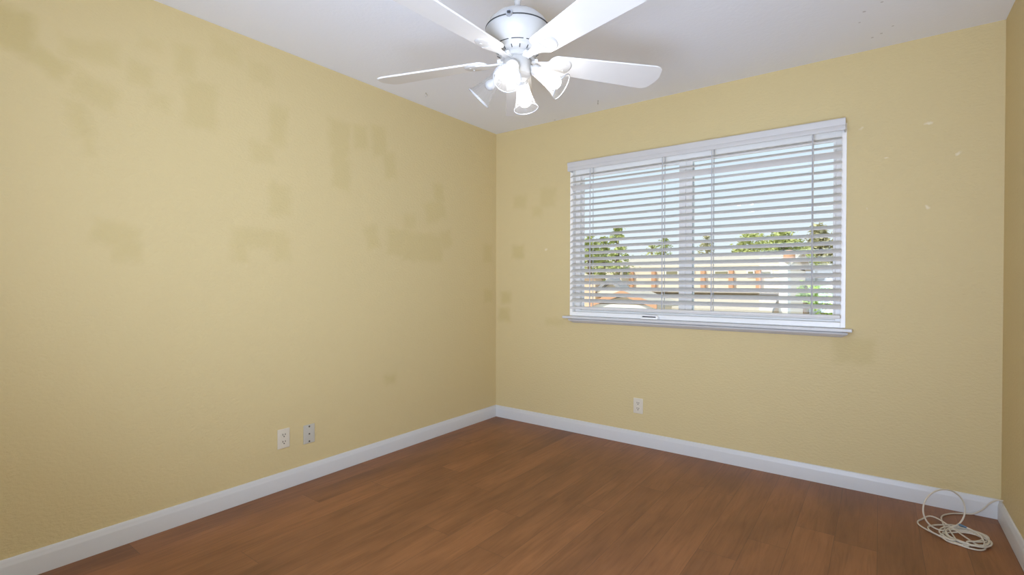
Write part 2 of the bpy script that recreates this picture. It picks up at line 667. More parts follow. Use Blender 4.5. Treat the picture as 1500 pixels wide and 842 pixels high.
def baseboard(name, p0, p1, inward):
    # moulded profile swept along the wall
    hb = 0.097
    prof = [(0, 0), (0.0135, 0), (0.0135, 0.069), (0.0128, 0.072), (0.0108, 0.078), (0.0090, 0.085), (0.0078, 0.091), (0.0055, 0.0955), (0.002, hb), (0, hb)]
    p0, p1, n = Vector(p0), Vector(p1), Vector(inward)
    mb = MB()
    rows = []
    d = (p1 - p0).normalized()
    for p, sgn in ((p0, 1), (p1, -1)):
        rows.append([mb.bm.verts.new(p + n * (a + 0.0002) + Vector((0, 0, z + 0.0002))) for a, z in prof])
    for i in range(len(prof)):
        j = (i + 1) % len(prof)
        mb.bm.faces.new((rows[0][i], rows[0][j], rows[1][j], rows[1][i]))
    mb.bm.faces.new(rows[0])
    mb.bm.faces.new(rows[1][::-1])
    return struct(mb.build(name, M_trim, smooth=True, angle=25))


baseboard('baseboard_left', (0, YR, 0), (0, 0, 0), (1, 0, 0))
baseboard('baseboard_back', (0, 0, 0), (W, 0, 0), (0, -1, 0))
baseboard('baseboard_right', (W, 0, 0), (W, YR, 0), (-1, 0, 0))

# ------------------------------------------------------------------ window
win = empty('window_1', ((WX0 + WX1) / 2, 0, WZ0))
struct(win)
tag(win, 'white vinyl sliding window with sill behind the horizontal blind', 'window')
WO = Vector(win.location)


def wpart(mb, name, material, parent=win, smooth=False):
    bmesh.ops.translate(mb.bm, vec=-WO, verts=mb.bm.verts)
    return mb.build(name, material, parent, smooth)


def ring(mb, x0, x1, z0, z1, wl, wr, wb, wt, y0, y1, bev=0.002):
    mb.box((x0, y0, z0), (x0 + wl, y1, z1), bev)
    mb.box((x1 - wr, y0, z0), (x1, y1, z1), bev)
    mb.box((x0 + wl, y0, z0), (x1 - wr, y1, z0 + wb), bev)
    mb.box((x0 + wl, y0, z1 - wt), (x1 - wr, y1, z1), bev)
    return mb


# casing: a thin flat white border lapping onto the wall
wpart(ring(MB(), WX0 - 0.014, WX1 + 0.014, WZ0 + 0.002, WZ1 + 0.014, 0.024, 0.024, 0.03, 0.024, -0.008, 0.03), 'casing', M_vinyl)
# outer frame of the slider
wpart(ring(MB(), WX0 + 0.001, WX1 - 0.001, WZ0 + 0.003, WZ1 - 0.001, 0.044, 0.038, 0.040, 0.045, 0.045, 0.105), 'frame', M_vinyl)
FX0, FX1, FZ0, FZ1 = WX0 + 0.046, WX1 - 0.040, WZ0 + 0.044, WZ1 - 0.047
MX0, MX1 = 1.560, 1.652
wpart(ring(MB(), MX0, FX1, FZ0, FZ1, 0.045, 0.012, 0.014, 0.020, 0.056, 0.076), 'sliding_sash', M_vinyl)
wpart(MB().box((MX0 + 0.048, 0.050, FZ0), (MX1, 0.054, FZ1), 0.001).box((MX0 + 0.046, 0.078, FZ0), (MX1 + 0.002, 0.098, FZ1), 0.002), 'mullion', M_vinyl)
wpart(ring(MB(), FX0, MX0 + 0.048, FZ0, FZ1, 0.012, 0.040, 0.014, 0.020, 0.080, 0.098), 'fixed_sash', M_vinyl)
wpart(MB().box((FX0 + 0.010, 0.087, FZ0 + 0.012), (MX0 + 0.010, 0.090, FZ1 - 0.018)), 'glass_pane', M_glass)
wpart(MB().box((MX0 + 0.043, 0.065, FZ0 + 0.012), (FX1 - 0.010, 0.068, FZ1 - 0.018)), 'glass_pane', M_glass)
# stool (inside sill) and coved apron with mitred returns
SX0, SX1 = 0.694, 2.553
wpart(MB().box((SX0 + 0.008, -0.064, 0.8838), (SX1, 0.0, 0.9015), 0.004, seg=3).box((WX0 + 0.002, -0.002, 0.888), (WX1 - 0.002, 0.046, 0.9035), 0.001), 'sill', M_trim)
mb = MB()
ap = [(0.0, 0.8838), (0.010, 0.8836), (0.010, 0.8775), (0.036, 0.8775), (0.037, 0.872), (0.034, 0.867), (0.027, 0.862), (0.020, 0.858), (0.014, 0.855), (0.010, 0.851), (0.004, 0.849), (0.0, 0.849)]
rows = []
for (d, z) in ap:
    rows.append((mb.bm.verts.new((0.775 - d, -d - 0.0003, z)), mb.bm.verts.new((2.496 + d, -d - 0.0003, z))))
for i in range(len(ap)):
    p, q = rows[i], rows[(i + 1) % len(ap)]
    mb.bm.faces.new((p[0], p[1], q[1], q[0]))
mb.bm.faces.new([r[0] for r in rows])
mb.bm.faces.new([r[1] for r in rows][::-1])
bmesh.ops.triangulate(mb.bm, faces=[f for f in mb.bm.faces if len(f.verts) > 4])
wpart(mb, 'apron', M_trim, smooth=True)
# folding latch handle lying on the sill
mb = MB()
pts = []
for i in range(15):
    a = i / 14
    pts.append((1.325 + 0.125 * a, -0.030 - 0.004 * math.sin(a * PI), 0.930 - 0.003 * a - (0.016 * ((a - 0.80) / 0.20) ** 2 if a > 0.80 else 0)))
mb.tube(pts, 0.0066, 10)
mb.box((1.325, -0.040, 0.9035), (1.445, -0.022, 0.918), 0.003)
mb.box((1.330, -0.0345, 0.914), (1.345, -0.0265, 0.931), 0.002)
hnd = wpart(mb, 'latch_handle', M_vinyl, smooth=True)
hnd['label'] = 'white latch handle at the foot of the window'
wpart(MB().box((1.338, -0.041, 0.9165), (1.432, -0.024, 0.9235), 0.001), 'latch_slot', M_dark, hnd)

# ------------------------------------------------------------------ blind
BX0, BX1 = 0.772, 2.498
BZ0, BZ1 = 0.946, 2.035
BY = -0.045
blind = empty('window_blind', ((BX0 + BX1) / 2, 0, WZ0))
tag(blind, 'white horizontal slatted blind with a moulded valance, lowered over the window', 'blind')
BO = Vector(blind.location)


def bpart(mb, name, material, parent=blind, smooth=False):
    bmesh.ops.translate(mb.bm, vec=-BO, verts=mb.bm.verts)
    return mb.build(name, material, parent, smooth)


# valance with stepped moulding and short returns to the wall
vp = [(0.0, 2.008), (0.004, 2.004), (0.010, 2.004), (0.012, 2.012), (0.012, 2.030), (0.010, 2.033), (0.013, 2.042), (0.013, 2.046), (0.017, 2.054), (0.017, 2.066), (0.013, 2.070), (0.0, 2.070)]
mb = MB()
VX0, VX1, VY = 0.757, 2.516, -0.070
rows = [(mb.bm.verts.new((VX0, VY - d, z)), mb.bm.verts.new((VX1, VY - d, z))) for d, z in vp]
for i in range(len(vp)):
    p, q = rows[i], rows[(i + 1) % len(vp)]
    mb.bm.faces.new((p[0], p[1], q[1], q[0]))
mb.bm.faces.new([r[0] for r in rows])
mb.bm.faces.new([r[1] for r in rows][::-1])
mb.box((VX0, VY, 2.006), (VX0 + 0.008, -0.009, 2.069), 0.001)
mb.box((VX1 - 0.008, VY, 2.006), (VX1, -0.009, 2.069), 0.001)
bpart(mb, 'valance', M_valance, smooth=True)
bpart(MB().box((VX0 + 0.010, -0.068, 2.020), (VX1 - 0.010, -0.016, 2.062), 0.002), 'headrail', M_slat)


def slat_mesh(th, wd=0.050, tk=0.0040):
    mb = MB()
    prof = []
    n = 8
    for i in range(n + 1):
        a = -1 + 2 * i / n
        prof.append((a * wd / 2, 0.0022 * (1 - a * a) + tk / 2))
    for i in range(n, -1, -1):
        a = -1 + 2 * i / n
        prof.append((a * wd / 2, 0.0022 * (1 - a * a) - tk / 2))
    c, s = math.cos(th), math.sin(th)
    hl = (BX1 - BX0) / 2
    A = [mb.bm.verts.new((-hl, y * c - z * s, y * s + z * c)) for y, z in prof]
    B = [mb.bm.verts.new((hl, y * c - z * s, y * s + z * c)) for y, z in prof]
    for i in range(len(prof)):
        j = (i + 1) % len(prof)
        mb.bm.faces.new((A[i], A[j], B[j], B[i]))
    mb.bm.faces.new(A)
    mb.bm.faces.new(B[::-1])
    bmesh.ops.triangulate(mb.bm, faces=[f for f in mb.bm.faces if len(f.verts) > 4])
    return mb


TILT = math.radians(26)         # room side edge lower
PIT = 0.0450
slat0 = None
zs = []
z = 1.022
while z < 1.995:
    zs.append(z)
    z += PIT
for i, z in enumerate(zs):
    k = len(zs) - 1 - i
    if k == 2:
        s = slat_mesh(math.radians(-36)).build('slat', M_slat, blind, True, 50)
    elif slat0 is None:
        s = slat0 = slat_mesh(TILT).build('slat', M_slat, blind, True, 50)
    else:
        s = slat0.copy()
        COL.objects.link(s)
        s.parent = blind
    s.location = Vector(((BX0 + BX1) / 2, BY, z)) - BO
bpart(MB().box((BX0, BY - 0.025, 0.9585), (BX1, BY + 0.025, 0.977), 0.004, seg=3), 'bottom_rail', M_slat)
# four ladder cords: front and back string and a rung under each slat, with the lift cord
c, sn = math.cos(TILT), math.sin(TILT)
for x in (0.942, 1.487, 1.808, 2.359):
    mb = MB()
    for dy in (-0.0262, 0.0262):
        mb.tube([(x, BY + dy, 0.976), (x, BY + dy, 1.5), (x, BY + dy, 2.022)], 0.0028, 6)
    for z in zs:
        mb.tube([(x, BY - 0.0262, z - 0.0262 * sn / c - 0.004), (x, BY, z - 0.004), (x, BY + 0.0262, z + 0.0262 * sn / c - 0.004)], 0.0009, 5)
    lc = bpart(mb, 'ladder_cord', M_cord)
    bpart(MB().tube([(x + 0.006, BY - 0.029, 0.976), (x + 0.006, BY - 0.029, 2.022)], 0.0012, 6), 'lift_cord', M_slat, lc)

# ------------------------------------------------------------------ ceiling fan
FX, FY = 1.579, -1.869
fan = empty('ceiling_fan', (FX, FY, H), YAW)
tag(fan, 'white five-bladed ceiling fan with four ribbed glass lamp shades', 'ceiling fan')
MB().lathe([(0.0, 0.0), (0.066, 0.0), (0.068, -0.012), (0.062, -0.035), (0.040, -0.058), (0.022, -0.066), (0.0, -0.066)]).build('canopy', M_fanw, fan, True)
MB().lathe([(0.0125, -0.060), (0.0125, -0.285)], seg=24, cap0=True, cap1=True).build('downrod', M_fanw, fan, True)
zz = lambda z: z - H
mot = MB().lathe([(0.0, zz(2.165)), (0.022, zz(2.165)), (0.024, zz(2.160)), (0.055, zz(2.156)), (0.085, zz(2.142)), (0.106, zz(2.122)), (0.1155, zz(2.104)),
                  (0.1175, zz(2.098)), (0.1175, zz(2.0955)), (0.1195, zz(2.093)), (0.1205, zz(2.083)), (0.118, zz(2.068)), (0.110, zz(2.050)), (0.097, zz(2.034)),
                  (0.086, zz(2.026)), (0.083, zz(2.021)), (0.083, zz(2.016)), (0.079, zz(2.010)), (0.064, zz(2.000)), (0.0, zz(1.998))], seg=64).build('motor_housing', M_fanw, fan, True)
MB().lathe([(0.1178, zz(2.0995)), (0.1196, zz(2.0985)), (0.1200, zz(2.0955)), (0.1178, zz(2.0945)), (0.1178, zz(2.0995))], seg=64).build('groove_band', M_dark, mot, True)
# reversing switch on the band, facing the room
M_sw = frame_m((-0.030, -0.1165, zz(2.097)), (-0.25, -0.95, 0.1))
rs = MB().lathe([(0, -0.004), (0.0125, -0.004), (0.0125, 0.004), (0.011, 0.006), (0, 0.006)], M_sw, seg=20).build('switch_plate', M_steel, mot, True)
MB().box((-0.003, -0.006, 0.005), (0.003, 0.006, 0.012), 0.001, M_sw).build('reversing_switch', M_dark, rs)
# arc vents in the bowl and radial slots under it
mb = MB()
for k in range(10):
    a0 = 2 * PI * k / 10 + 0.05
    pts = [(0.0868 * math.cos(a0 + 0.5 * i / 8), 0.0868 * math.sin(a0 + 0.5 * i / 8), zz(2.0265)) for i in range(9)]
    MB().tube(pts, 0.0017, 6).build('vent_slot', M_dark, mot)
mb = MB()
for k in range(16):
    a = 2 * PI * k / 16 + 0.1
    M = Matrix.Rotation(a, 4, 'Z')
    MB().tube([M @ Vector((0.0795, 0, zz(2.0095))), M @ Vector((0.069, 0, zz(2.0025)))], 0.0018, 6).build('radial_vent', M_dark, mot)
MB().lathe([(0.0, zz(2.001)), (0.062, zz(2.001)), (0.063, zz(1.998)), (0.063, zz(1.984)), (0.060, zz(1.982)), (0.0, zz(1.982))]).build('flywheel', M_fanw, fan, True)
swh = MB().lathe([(0.0, zz(1.984)), (0.050, zz(1.984)), (0.0525, zz(1.980)), (0.0525, zz(1.935)), (0.050, zz(1.926)), (0.040, zz(1.918)), (0.020, zz(1.914)), (0.0, zz(1.913))]).build('switch_housing', M_fanw, fan, True)
MB().lathe([(0, zz(1.914)), (0.006, zz(1.914)), (0.0075, zz(1.908)), (0.004, zz(1.902)), (0, zz(1.901))], seg=16).build('finial', M_steel, swh, True)


# blades
def blade_outline():
    pts = []
    r0, r1 = 0.118, 0.594
    w0, w1 = 0.050, 0.071
    # rounded root
    for i in range(9):
        a = PI / 2 + PI * i / 8
        pts.append((r0 + 0.028 + 0.028 * math.cos(a), w0 * math.sin(a) * (0.86 + 0.14 * abs(math.sin(a)))))
    # lower edge
    pts.append((r1 - 0.045, -w1))
    for i in range(1, 6):
        t = i / 6
        pts.append((r1 - 0.045 + 0.036 * math.sin(t * PI / 2), -w1 + 0.030 * (1 - math.cos(t * PI / 2))))
    for i in range(7):
        t = -1 + 2 * i / 6
        pts.append((r1 - 0.010 * t * t, t * (w1 - 0.032)))
    for i in range(5, 0, -1):
        t = i / 6
        pts.append((r1 - 0.045 + 0.036 * math.sin(t * PI / 2), w1 - 0.030 * (1 - math.cos(t * PI / 2))))
    pts.append((r1 - 0.045, w1))
    return pts


BZ = zz(1.985)
TW = Matrix.Rotation(math.radians(-12), 4, 'X')


def make_blade():
    bl = MB().prism(blade_outline(), -0.003, 0.003, 0.0012, TW).build('blade', M_blade, fan, True, 25)
    mb = MB()
    # medallion under the blade and the arm that carries it
    mb.lathe([(0, -0.0075), (0.040, -0.0075), (0.045, -0.0055), (0.047, -0.0028), (0, -0.0028)], TW @ Matrix.Translation((0.168, 0, 0)), seg=40)
    arm = [(0.052, 0.015), (0.080, 0.011), (0.112, 0.016), (0.140, 0.034), (0.158, 0.040), (0.158, -0.040), (0.140, -0.034), (0.112, -0.016), (0.080, -0.011), (0.052, -0.015)]
    mb.prism(arm, -0.0090, -0.0035, 0.001, TW)
    mb.box((0.050, -0.016, -0.008), (0.076, 0.016, 0.008), 0.003)
    ir = mb.build('blade_bracket', M_bracket, bl, True, 35)
    for (x, y) in ((0.186, 0.018), (0.186, -0.018), (0.15, 0)):
        MB().lathe([(0, -0.0092), (0.004, -0.0090), (0.0048, -0.0072), (0, -0.0072)], TW @ Matrix.Translation((x, y, 0)), seg=12).build('screw', M_bracket, ir, True)
    return bl


blade0 = make_blade()
for i, deg in enumerate((88, 160, 232, 304, 16)):
    bl = blade0 if i == 0 else copy_tree(blade0, fan)
    bl.location = (0, 0, BZ)
    bl.rotation_euler = (0, 0, math.radians(deg))


# lamps: arm, socket, ribbed bell shade, bulb
def make_lamp(lit, tilt=45):
    t_ = math.radians(tilt)
    ax = Vector((math.cos(t_), 0, -math.sin(t_)))
    o = Vector((0.058, 0, zz(1.950)))
    M = frame_m(o, ax, (0, 1, 0))
    mb = MB()
    mb.tube([(0.036, 0, zz(1.956)), (0.048, 0, zz(1.956)), (0.058, 0, zz(1.950)), tuple(o + ax * 0.012)], 0.009, 14)
    mb.lathe([(0, 0.004), (0.018, 0.004), (0.0215, 0.010), (0.0225, 0.026), (0.020, 0.030), (0, 0.030)], M, seg=32)
    so = mb.build('lamp_socket', M_fanw, fan, True)
    prof = [(0.0205, 0.020), (0.0230, 0.026), (0.0245, 0.040), (0.0270, 0.060), (0.0310, 0.082), (0.0370, 0.104), (0.0440, 0.122), (0.0490, 0.132)]
    inner = [(r - 0.0022, z) for r, z in prof[::-1]]
    sh = MB().lathe(prof + inner, M, seg=96, rib=0.022, nrib=24).build('lamp_shade', M_shade, so, True, 60)
    MB().lathe([(0.0474, 0.1310), (0.0496, 0.1308), (0.0504, 0.1325), (0.0496, 0.1345), (0.0474, 0.1343), (0.0474, 0.1310)], M, seg=64).build('rim', M_shade_rim, sh, True)
    bp = [(0, 0.028), (0.0125, 0.030), (0.013, 0.050), (0.017, 0.067), (0.0240, 0.081), (0.0270, 0.094), (0.0255, 0.106), (0.0190, 0.117), (0.0090, 0.123), (0, 0.124)]
    if not lit:
        bp = [(r * 0.75, 0.028 + (z - 0.028) * 0.62) for r, z in bp]
    MB().lathe(bp, M, seg=32).build('bulb', M_bulb if lit else M_bulb_off, so, True)
    return so


M_shade_rim = mat('clear_glass_rim', (0.42, 0.42, 0.42), 0.15)
lamp0 = make_lamp(True)
for i, deg in enumerate((256, 76)):
    l = lamp0 if i == 0 else copy_tree(lamp0, fan)
    l.rotation_euler = (0, 0, math.radians(deg))
l = make_lamp(True, 36)
l.rotation_euler = (0, 0, math.radians(347))
l = make_lamp(False)
l.rotation_euler = (0, 0, math.radians(166))

# ------------------------------------------------------------------ wall plates


def plate_root(name, loc, rz):
    return empty(name, loc, rz)          # local -Y faces the room


def plate_body(root, material, w_=0.070, h_=0.108):
    return MB().box((-w_ / 2, -0.0065, -h_ / 2), (w_ / 2, -0.0003, h_ / 2), 0.0028, seg=3).build('cover_plate', material, root, True)


def outlet(loc, rz, label):
    r = plate_root('power_outlet', loc, rz)
    tag(r, label, 'outlet', 'duplex power outlets')
    plate_body(r, M_plate)
    for dz in (0.0195, -0.0195):
        out = []
        for i in range(28):
            a = 2 * PI * i / 28
            out.append((0.0172 * math.cos(a), max(-0.0135, min(0.0135, 0.0172 * math.sin(a)))))
        Mx = Matrix.Translation((0, -0.0062, dz)) @ Matrix.Rotation(PI / 2, 4, 'X')
        f = MB().prism(out, 0.0, 0.0022, 0.0005, Mx).build('receptacle', M_plate, r)
        mb = MB()
        mb.box((-0.0088, -0.0089, dz - 0.0015), (-0.0050, -0.0080, dz + 0.0085))
        mb.box((0.0050, -0.0089, dz - 0.0005), (0.0088, -0.0080, dz + 0.0080))
        mb.build('slot', M_slot, f)
        MB().lathe([(0, 0.0018), (0.0036, 0.0018), (0.0036, 0.0027), (0, 0.0027)], Mx @ Matrix.Translation((0, -0.0078, 0)), seg=14).build('ground_hole', M_slot, f)
    MB().lathe([(0, 0.0), (0.0030, 0.0), (0.0026, 0.0012), (0, 0.0014)], Matrix.Translation((0, -0.0064, 0)) @ Matrix.Rotation(PI / 2, 4, 'X'), seg=14).build('screw', M_plate, r, True)
    return r


outlet((0, -1.912, 0.283), PI / 2, 'ivory duplex power outlet on the left wall beside the three-hole plate')
outlet((1.2965, 0, 0.281), 0, 'ivory duplex power outlet on the back wall under the window')
r = plate_root('jack_plate', (0, -1.758, 0.272), PI / 2)
tag(r, 'grey wall plate with three dark holes in a column, right of the left wall outlet', 'wall plate')
plate_body(r, M_plate_grey)
RX = Matrix.Rotation(PI / 2, 4, 'X')
for dz, nm in ((0.043, 'screw'), (0.0, 'jack'), (-0.043, 'screw')):
    MB().lathe([(0, 0), (0.0052, 0), (0.0047, 0.0016), (0, 0.0018)], Matrix.Translation((0, -0.0062, dz)) @ RX, seg=16).build(nm, M_slot, r, True)

# ------------------------------------------------------------------ ceiling hooks
for (x, y, rz, lab) in ((0.194, -1.013, 0.6, 'small grey hook in the ceiling above the left wall'), (1.068, -0.195, 2.2, 'small grey hook in the ceiling above the window wall')):
    r = empty('ceiling_hook', (x, y, H), rz)
    tag(r, lab, 'hook', 'ceiling hooks')
    pts = [(0, 0, 0), (0, 0, -0.008)]
    for i in range(13):
        a = PI * 0.5 - i / 12 * PI * 1.35
        pts.append((0.007 - 0.007 * math.sin(a) * 1.0 if False else 0.0075 * (math.cos(a)), 0, -0.0165 + 0.0085 * math.sin(a)))
    MB().tube(pts, 0.0016, 8).build('hook', M_steel, r, True)
    MB().lathe([(0, 0), (0.0045, -0.0003), (0.0040, -0.0020), (0, -0.0025)], seg=16).build('collar', M_steel, r, True)

# ------------------------------------------------------------------ coiled cable in the right corner
RC = 0.0034


def smooth(pts, n=10):
    pts = [Vector(p) for p in pts]
    out = []
    P = [pts[0]] + pts + [pts[-1]]
    for i in range(1, len(P) - 2):
        a, b_, c_, d = P[i - 1:i + 3]
        for k in range(n):
            t = k / n
            out.append(0.5 * ((2 * b_) + (c_ - a) * t + (2 * a - 5 * b_ + 4 * c_ - d) * t * t + (3 * b_ - a - 3 * c_ + d) * t ** 3))
    out.append(pts[-1])
    return out


cable_path = []
# tail: out of the right wall over the baseboard, down to the floor, then into the coil
cable_path += [(W - 0.001, -0.060, 0.112), (W - 0.022, -0.058, 0.108), (W - 0.045, -0.050, 0.085), (W - 0.072, -0.040, 0.042), (3.055, -0.036, 0.012), (3.02, -0.040, RC + .001), (2.962, -0.085, RC + .001), (2.925, -0.16, RC + .001)]
CX, CY = 2.983, -0.335


def loop(cx, cy, a, b_, rot, a0, a1, z0, z1, n, tilt=0.0):
    out = []
    for i in range(n + 1):
        t = i / n
        th = a0 + (a1 - a0) * t
        x, y = a * math.cos(th), b_ * math.sin(th)
        out.append((cx + x * math.cos(rot) - y * math.sin(rot), cy + x * math.sin(rot) + y * math.cos(rot), z0 + (z1 - z0) * t + tilt * x))
    return out


random.seed(3)
# upright loop facing the camera
fw = Vector((-0.15, 0.98, 0)).normalized()
rt = Vector((Rv.x, Rv.y, 0)).normalized()
U0 = Vector((2.923, -0.335, 0.0))
up = Vector((0, 0, 1)) + Vector((0, 0.28, 0))
ctr = U0 + up.normalized() * 0.098
for i in range(13):
    th = -PI / 2 - 2 * PI * i / 12 * 0.96
    p = ctr + rt * 0.099 * math.cos(th) + up.normalized() * 0.090 * math.sin(th) + Vector((0, 0.012 * i / 12, 0))
    p.z = max(p.z, 0.012)
    cable_path.append(tuple(p))
# flat coils, each shifted and turned a little
th = -1.6
zc = 0.010
specs = [(0.112, 0.082, 0.5, -0.015, -0.005), (0.082, 0.078, 0.2, 0.012, -0.035), (0.088, 0.066, 0.9, -0.006, -0.015), (0.074, 0.080, 0.0, 0.014, -0.022), (0.092, 0.062, 0.6, 0.004, -0.045), (0.076, 0.072, 1.2, 0.016, -0.012)]
for (a, b_, rot, dx, dy) in specs:
    lp = loop(CX + dx, CY + dy, a, b_, rot, th - rot, th - rot - 2 * PI * 0.94, zc, zc + 0.004, 12, random.uniform(-.04, .04))
    cable_path += [(x, y, max(RC + .0006, z + random.uniform(-.002, .003))) for x, y, z in lp]
    zc = max(0.006, zc + random.choice((0.005, 0.004, -0.003)))
# wide loop lying out to the left
cable_path += [(2.90, -0.20, 0.012), (2.842, -0.255, 0.006), (2.828, -0.300, RC + .0006), (2.845, -0.345, RC + .0006), (2.90, -0.405, RC + .0006), (2.96, -0.452, RC + .0006), (3.015, -0.462, RC + .0006), (3.044, -0.440, RC + .001), (3.052, -0.40, 0.008),
               (3.045, -0.34, 0.022), (3.02, -0.305, 0.028), (3.00, -0.292, 0.030)]
end = cable_path[-1]
ck = empty('coaxial_cable', (CX, CY, 0))
tag(ck, 'coiled cream coaxial cable on the floor in the right corner, running to the wall', 'cable')
CO = Vector((CX, CY, 0))
path = [p - CO for p in smooth(cable_path, 8)]
cj = MB().tube(path, RC, 10).build('cable_jacket', M_cable, ck, True)
e1 = path[-1]
dr = (path[-1] - path[-3]).normalized()
Mc = frame_m(e1, dr)
cn = MB().lathe([(0, -0.004), (0.0042, -0.004), (0.0048, 0.002), (0.0048, 0.010), (0.0062, 0.011), (0.0062, 0.022), (0.0050, 0.024), (0.0, 0.024)], Mc, seg=12).build('connector', M_conn, ck, True)
MB().lathe([(0, 0.0235), (0.0030, 0.0235), (0.0030, 0.030), (0, 0.030)], Mc, seg=10).build('connector_tip', M_steel, cn, True)

# ------------------------------------------------------------------ outdoors
GZ = -2.9
M_ground = mat('pale_paving', (0.52, 0.47, 0.40), 0.9, var=0.12, bscale=0.6)
struct(MB().box((-60, 3.0, GZ - 0.2), (40, 90, GZ)).build('ground', M_ground))
M_stucco = mat('cream_stucco', (0.84, 0.74, 0.60), 0.85, bump=0.1)
M_tan = mat('orange_tan_stucco', (0.80, 0.58, 0.40), 0.85, bump=0.1)
M_roof = mat('beige_roof', (0.62, 0.55, 0.46), 0.85, var=0.10, bscale=14)
M_roof_grey = mat('grey_shingle_roof', (0.33, 0.32, 0.33), 0.85, var=0.12, bscale=14)
M_post = mat('orange_brown_post', (0.66, 0.36, 0.21), 0.7)
M_winglass = mat('olive_dark_window', (0.30, 0.27, 0.17), 0.3)
M_white_out = mat('white_outdoor_trim', (0.85, 0.82, 0.76), 0.7)


def at(u, v, depth):
    return CAM + (Fv + R2 * ((u - 750) / 726.7) + U2 * ((421 - v) / 726.7)) * depth


def atY(u, v, y):
    d = Fv + R2 * ((u - 750) / 726.7) + U2 * ((421 - v) / 726.7)
    return CAM + d * ((y - CAM.y) / d.y)


HY = 14.0
# long neighbour house
pL, pR = atY(838, 390, HY), atY(1156, 384, HY)
hx0, hx1 = pL.x - 2.5, atY(1146, 400, HY).x
ze = atY(1150, 385, HY).z
zr = ze + 0.54
hs = empty('neighbor_house', ((hx0 + hx1) / 2, HY, GZ))
tag(hs, 'long cream house with a beige roof and orange posts across the yard', 'house')
HO = Vector(hs.location)


def hpart(mb, name, material, parent, origin, smooth=False):
    bmesh.ops.translate(mb.bm, vec=-origin, verts=mb.bm.verts)
    return mb.build(name, material, parent, smooth)


hpart(MB().box((hx0, HY, GZ), (hx1, HY + 6.0, ze)), 'wall', M_stucco, hs, HO)
mb = MB()
ov = 0.06
sec = [(HY - ov, ze - 0.06), (HY + 3.0, zr), (HY + 6.0 + ov, ze - 0.06), (HY + 6.0 + ov, ze - 0.14), (HY + 3.0, zr - 0.09), (HY - ov, ze - 0.14)]
A = [mb.bm.verts.new((hx0 - 0.3, y, z)) for y, z in sec]
B = [mb.bm.verts.new((hx1 + 0.25, y, z)) for y, z in sec]
for i in range(6):
    j = (i + 1) % 6
    mb.bm.faces.new((A[i], A[j], B[j], B[i]))
mb.bm.faces.new(A)
mb.bm.faces.new(B[::-1])
bmesh.ops.triangulate(mb.bm, faces=[f for f in mb.bm.faces if len(f.verts) > 4])
hpart(mb, 'roof', M_roof, hs, HO)
mb = MB()
tri = [(hx1, HY, ze - .12), (hx1, HY + 6, ze - .12), (hx1, HY + 3, zr - .07)]
mb.bm.faces.new([mb.bm.verts.new(p) for p in tri])
mb.bm.faces.new([mb.bm.verts.new((p[0] - 0.12, p[1], p[2])) for p in tri])
hpart(mb, 'gable_wall', M_stucco, hs, HO)
# windows in a row with orange posts between
for (u0, u1) in ((912, 924), (975, 995), (1000, 1018), (1046, 1069), (1094, 1106), (1114, 1132)):
    a, c_ = atY(u0, 396, HY), atY(u1, 405, HY)
    wf = hpart(MB().box((a.x, HY - 0.06, c_.z), (c_.x, HY - 0.002, a.z), 0.01), 'window', M_white_out, hs, HO)
    hpart(MB().box((a.x + 0.05, HY - 0.075, c_.z + 0.04), (c_.x - 0.05, HY - 0.061, a.z - 0.04)), 'pane', M_winglass, wf, HO)
zp0, zp1 = atY(1040, 424, HY).z, atY(1040, 396, HY).z
for u in (926.5, 959, 1031, 1072, 1112):
    x = atY(u, 410, HY).x
    hpart(MB().box((x - 0.07, HY - 0.16, zp0), (x + 0.07, HY - 0.02, zp1), 0.01), 'post', M_post, hs, HO)
# balcony ledge and pent roof below
x0, x1 = atY(925, 425, HY).x, atY(1142, 425, HY).x
zl = atY(1040, 424, HY).z
hpart(MB().box((x0, HY - 0.25, zl - 0.10), (x1, HY - 0.002, zl), 0.01), 'ledge', M_roof, hs, HO)
zq = atY(1040, 452, HY - 1.2).z
mb = MB()
mb.quad((x0, HY - 0.05, zl - 0.14), (x1, HY - 0.05, zl - 0.14), (x1, HY - 1.3, zq), (x0, HY - 1.3, zq))
mb.quad((x0, HY - 0.05, zl - 0.26), (x1, HY - 0.05, zl - 0.26), (x1, HY - 1.3, zq - 0.12), (x0, HY - 1.3, zq - 0.12))
mb.quad((x0, HY - 1.3, zq), (x1, HY - 1.3, zq), (x1, HY - 1.3, zq - 0.12), (x0, HY - 1.3, zq - 0.12))
hpart(mb, 'lower_roof', M_roof, hs, HO)
# end chimney block, brighter plain wall
a, c_ = atY(1141, 384, HY - 0.4), atY(1154, 470, HY - 0.4)
hpart(MB().box((a.x, HY - 0.4, GZ), (c_.x, HY + 0.2, ze + 0.02), 0.02), 'end_pier', M_white_out, hs, HO)
mb = MB()
p = atY(1150, 377, HY + 3)
mb.lathe([(0, 0.0), (0.14, 0.0), (0.17, 0.10), (0.15, 0.26), (0.10, 0.34), (0, 0.36)], Matrix.Translation((c_.x + 0.02, HY - 0.35, ze + 0.02)), seg=16)
hpart(mb, 'vent_cap', M_post, hs, HO, True)


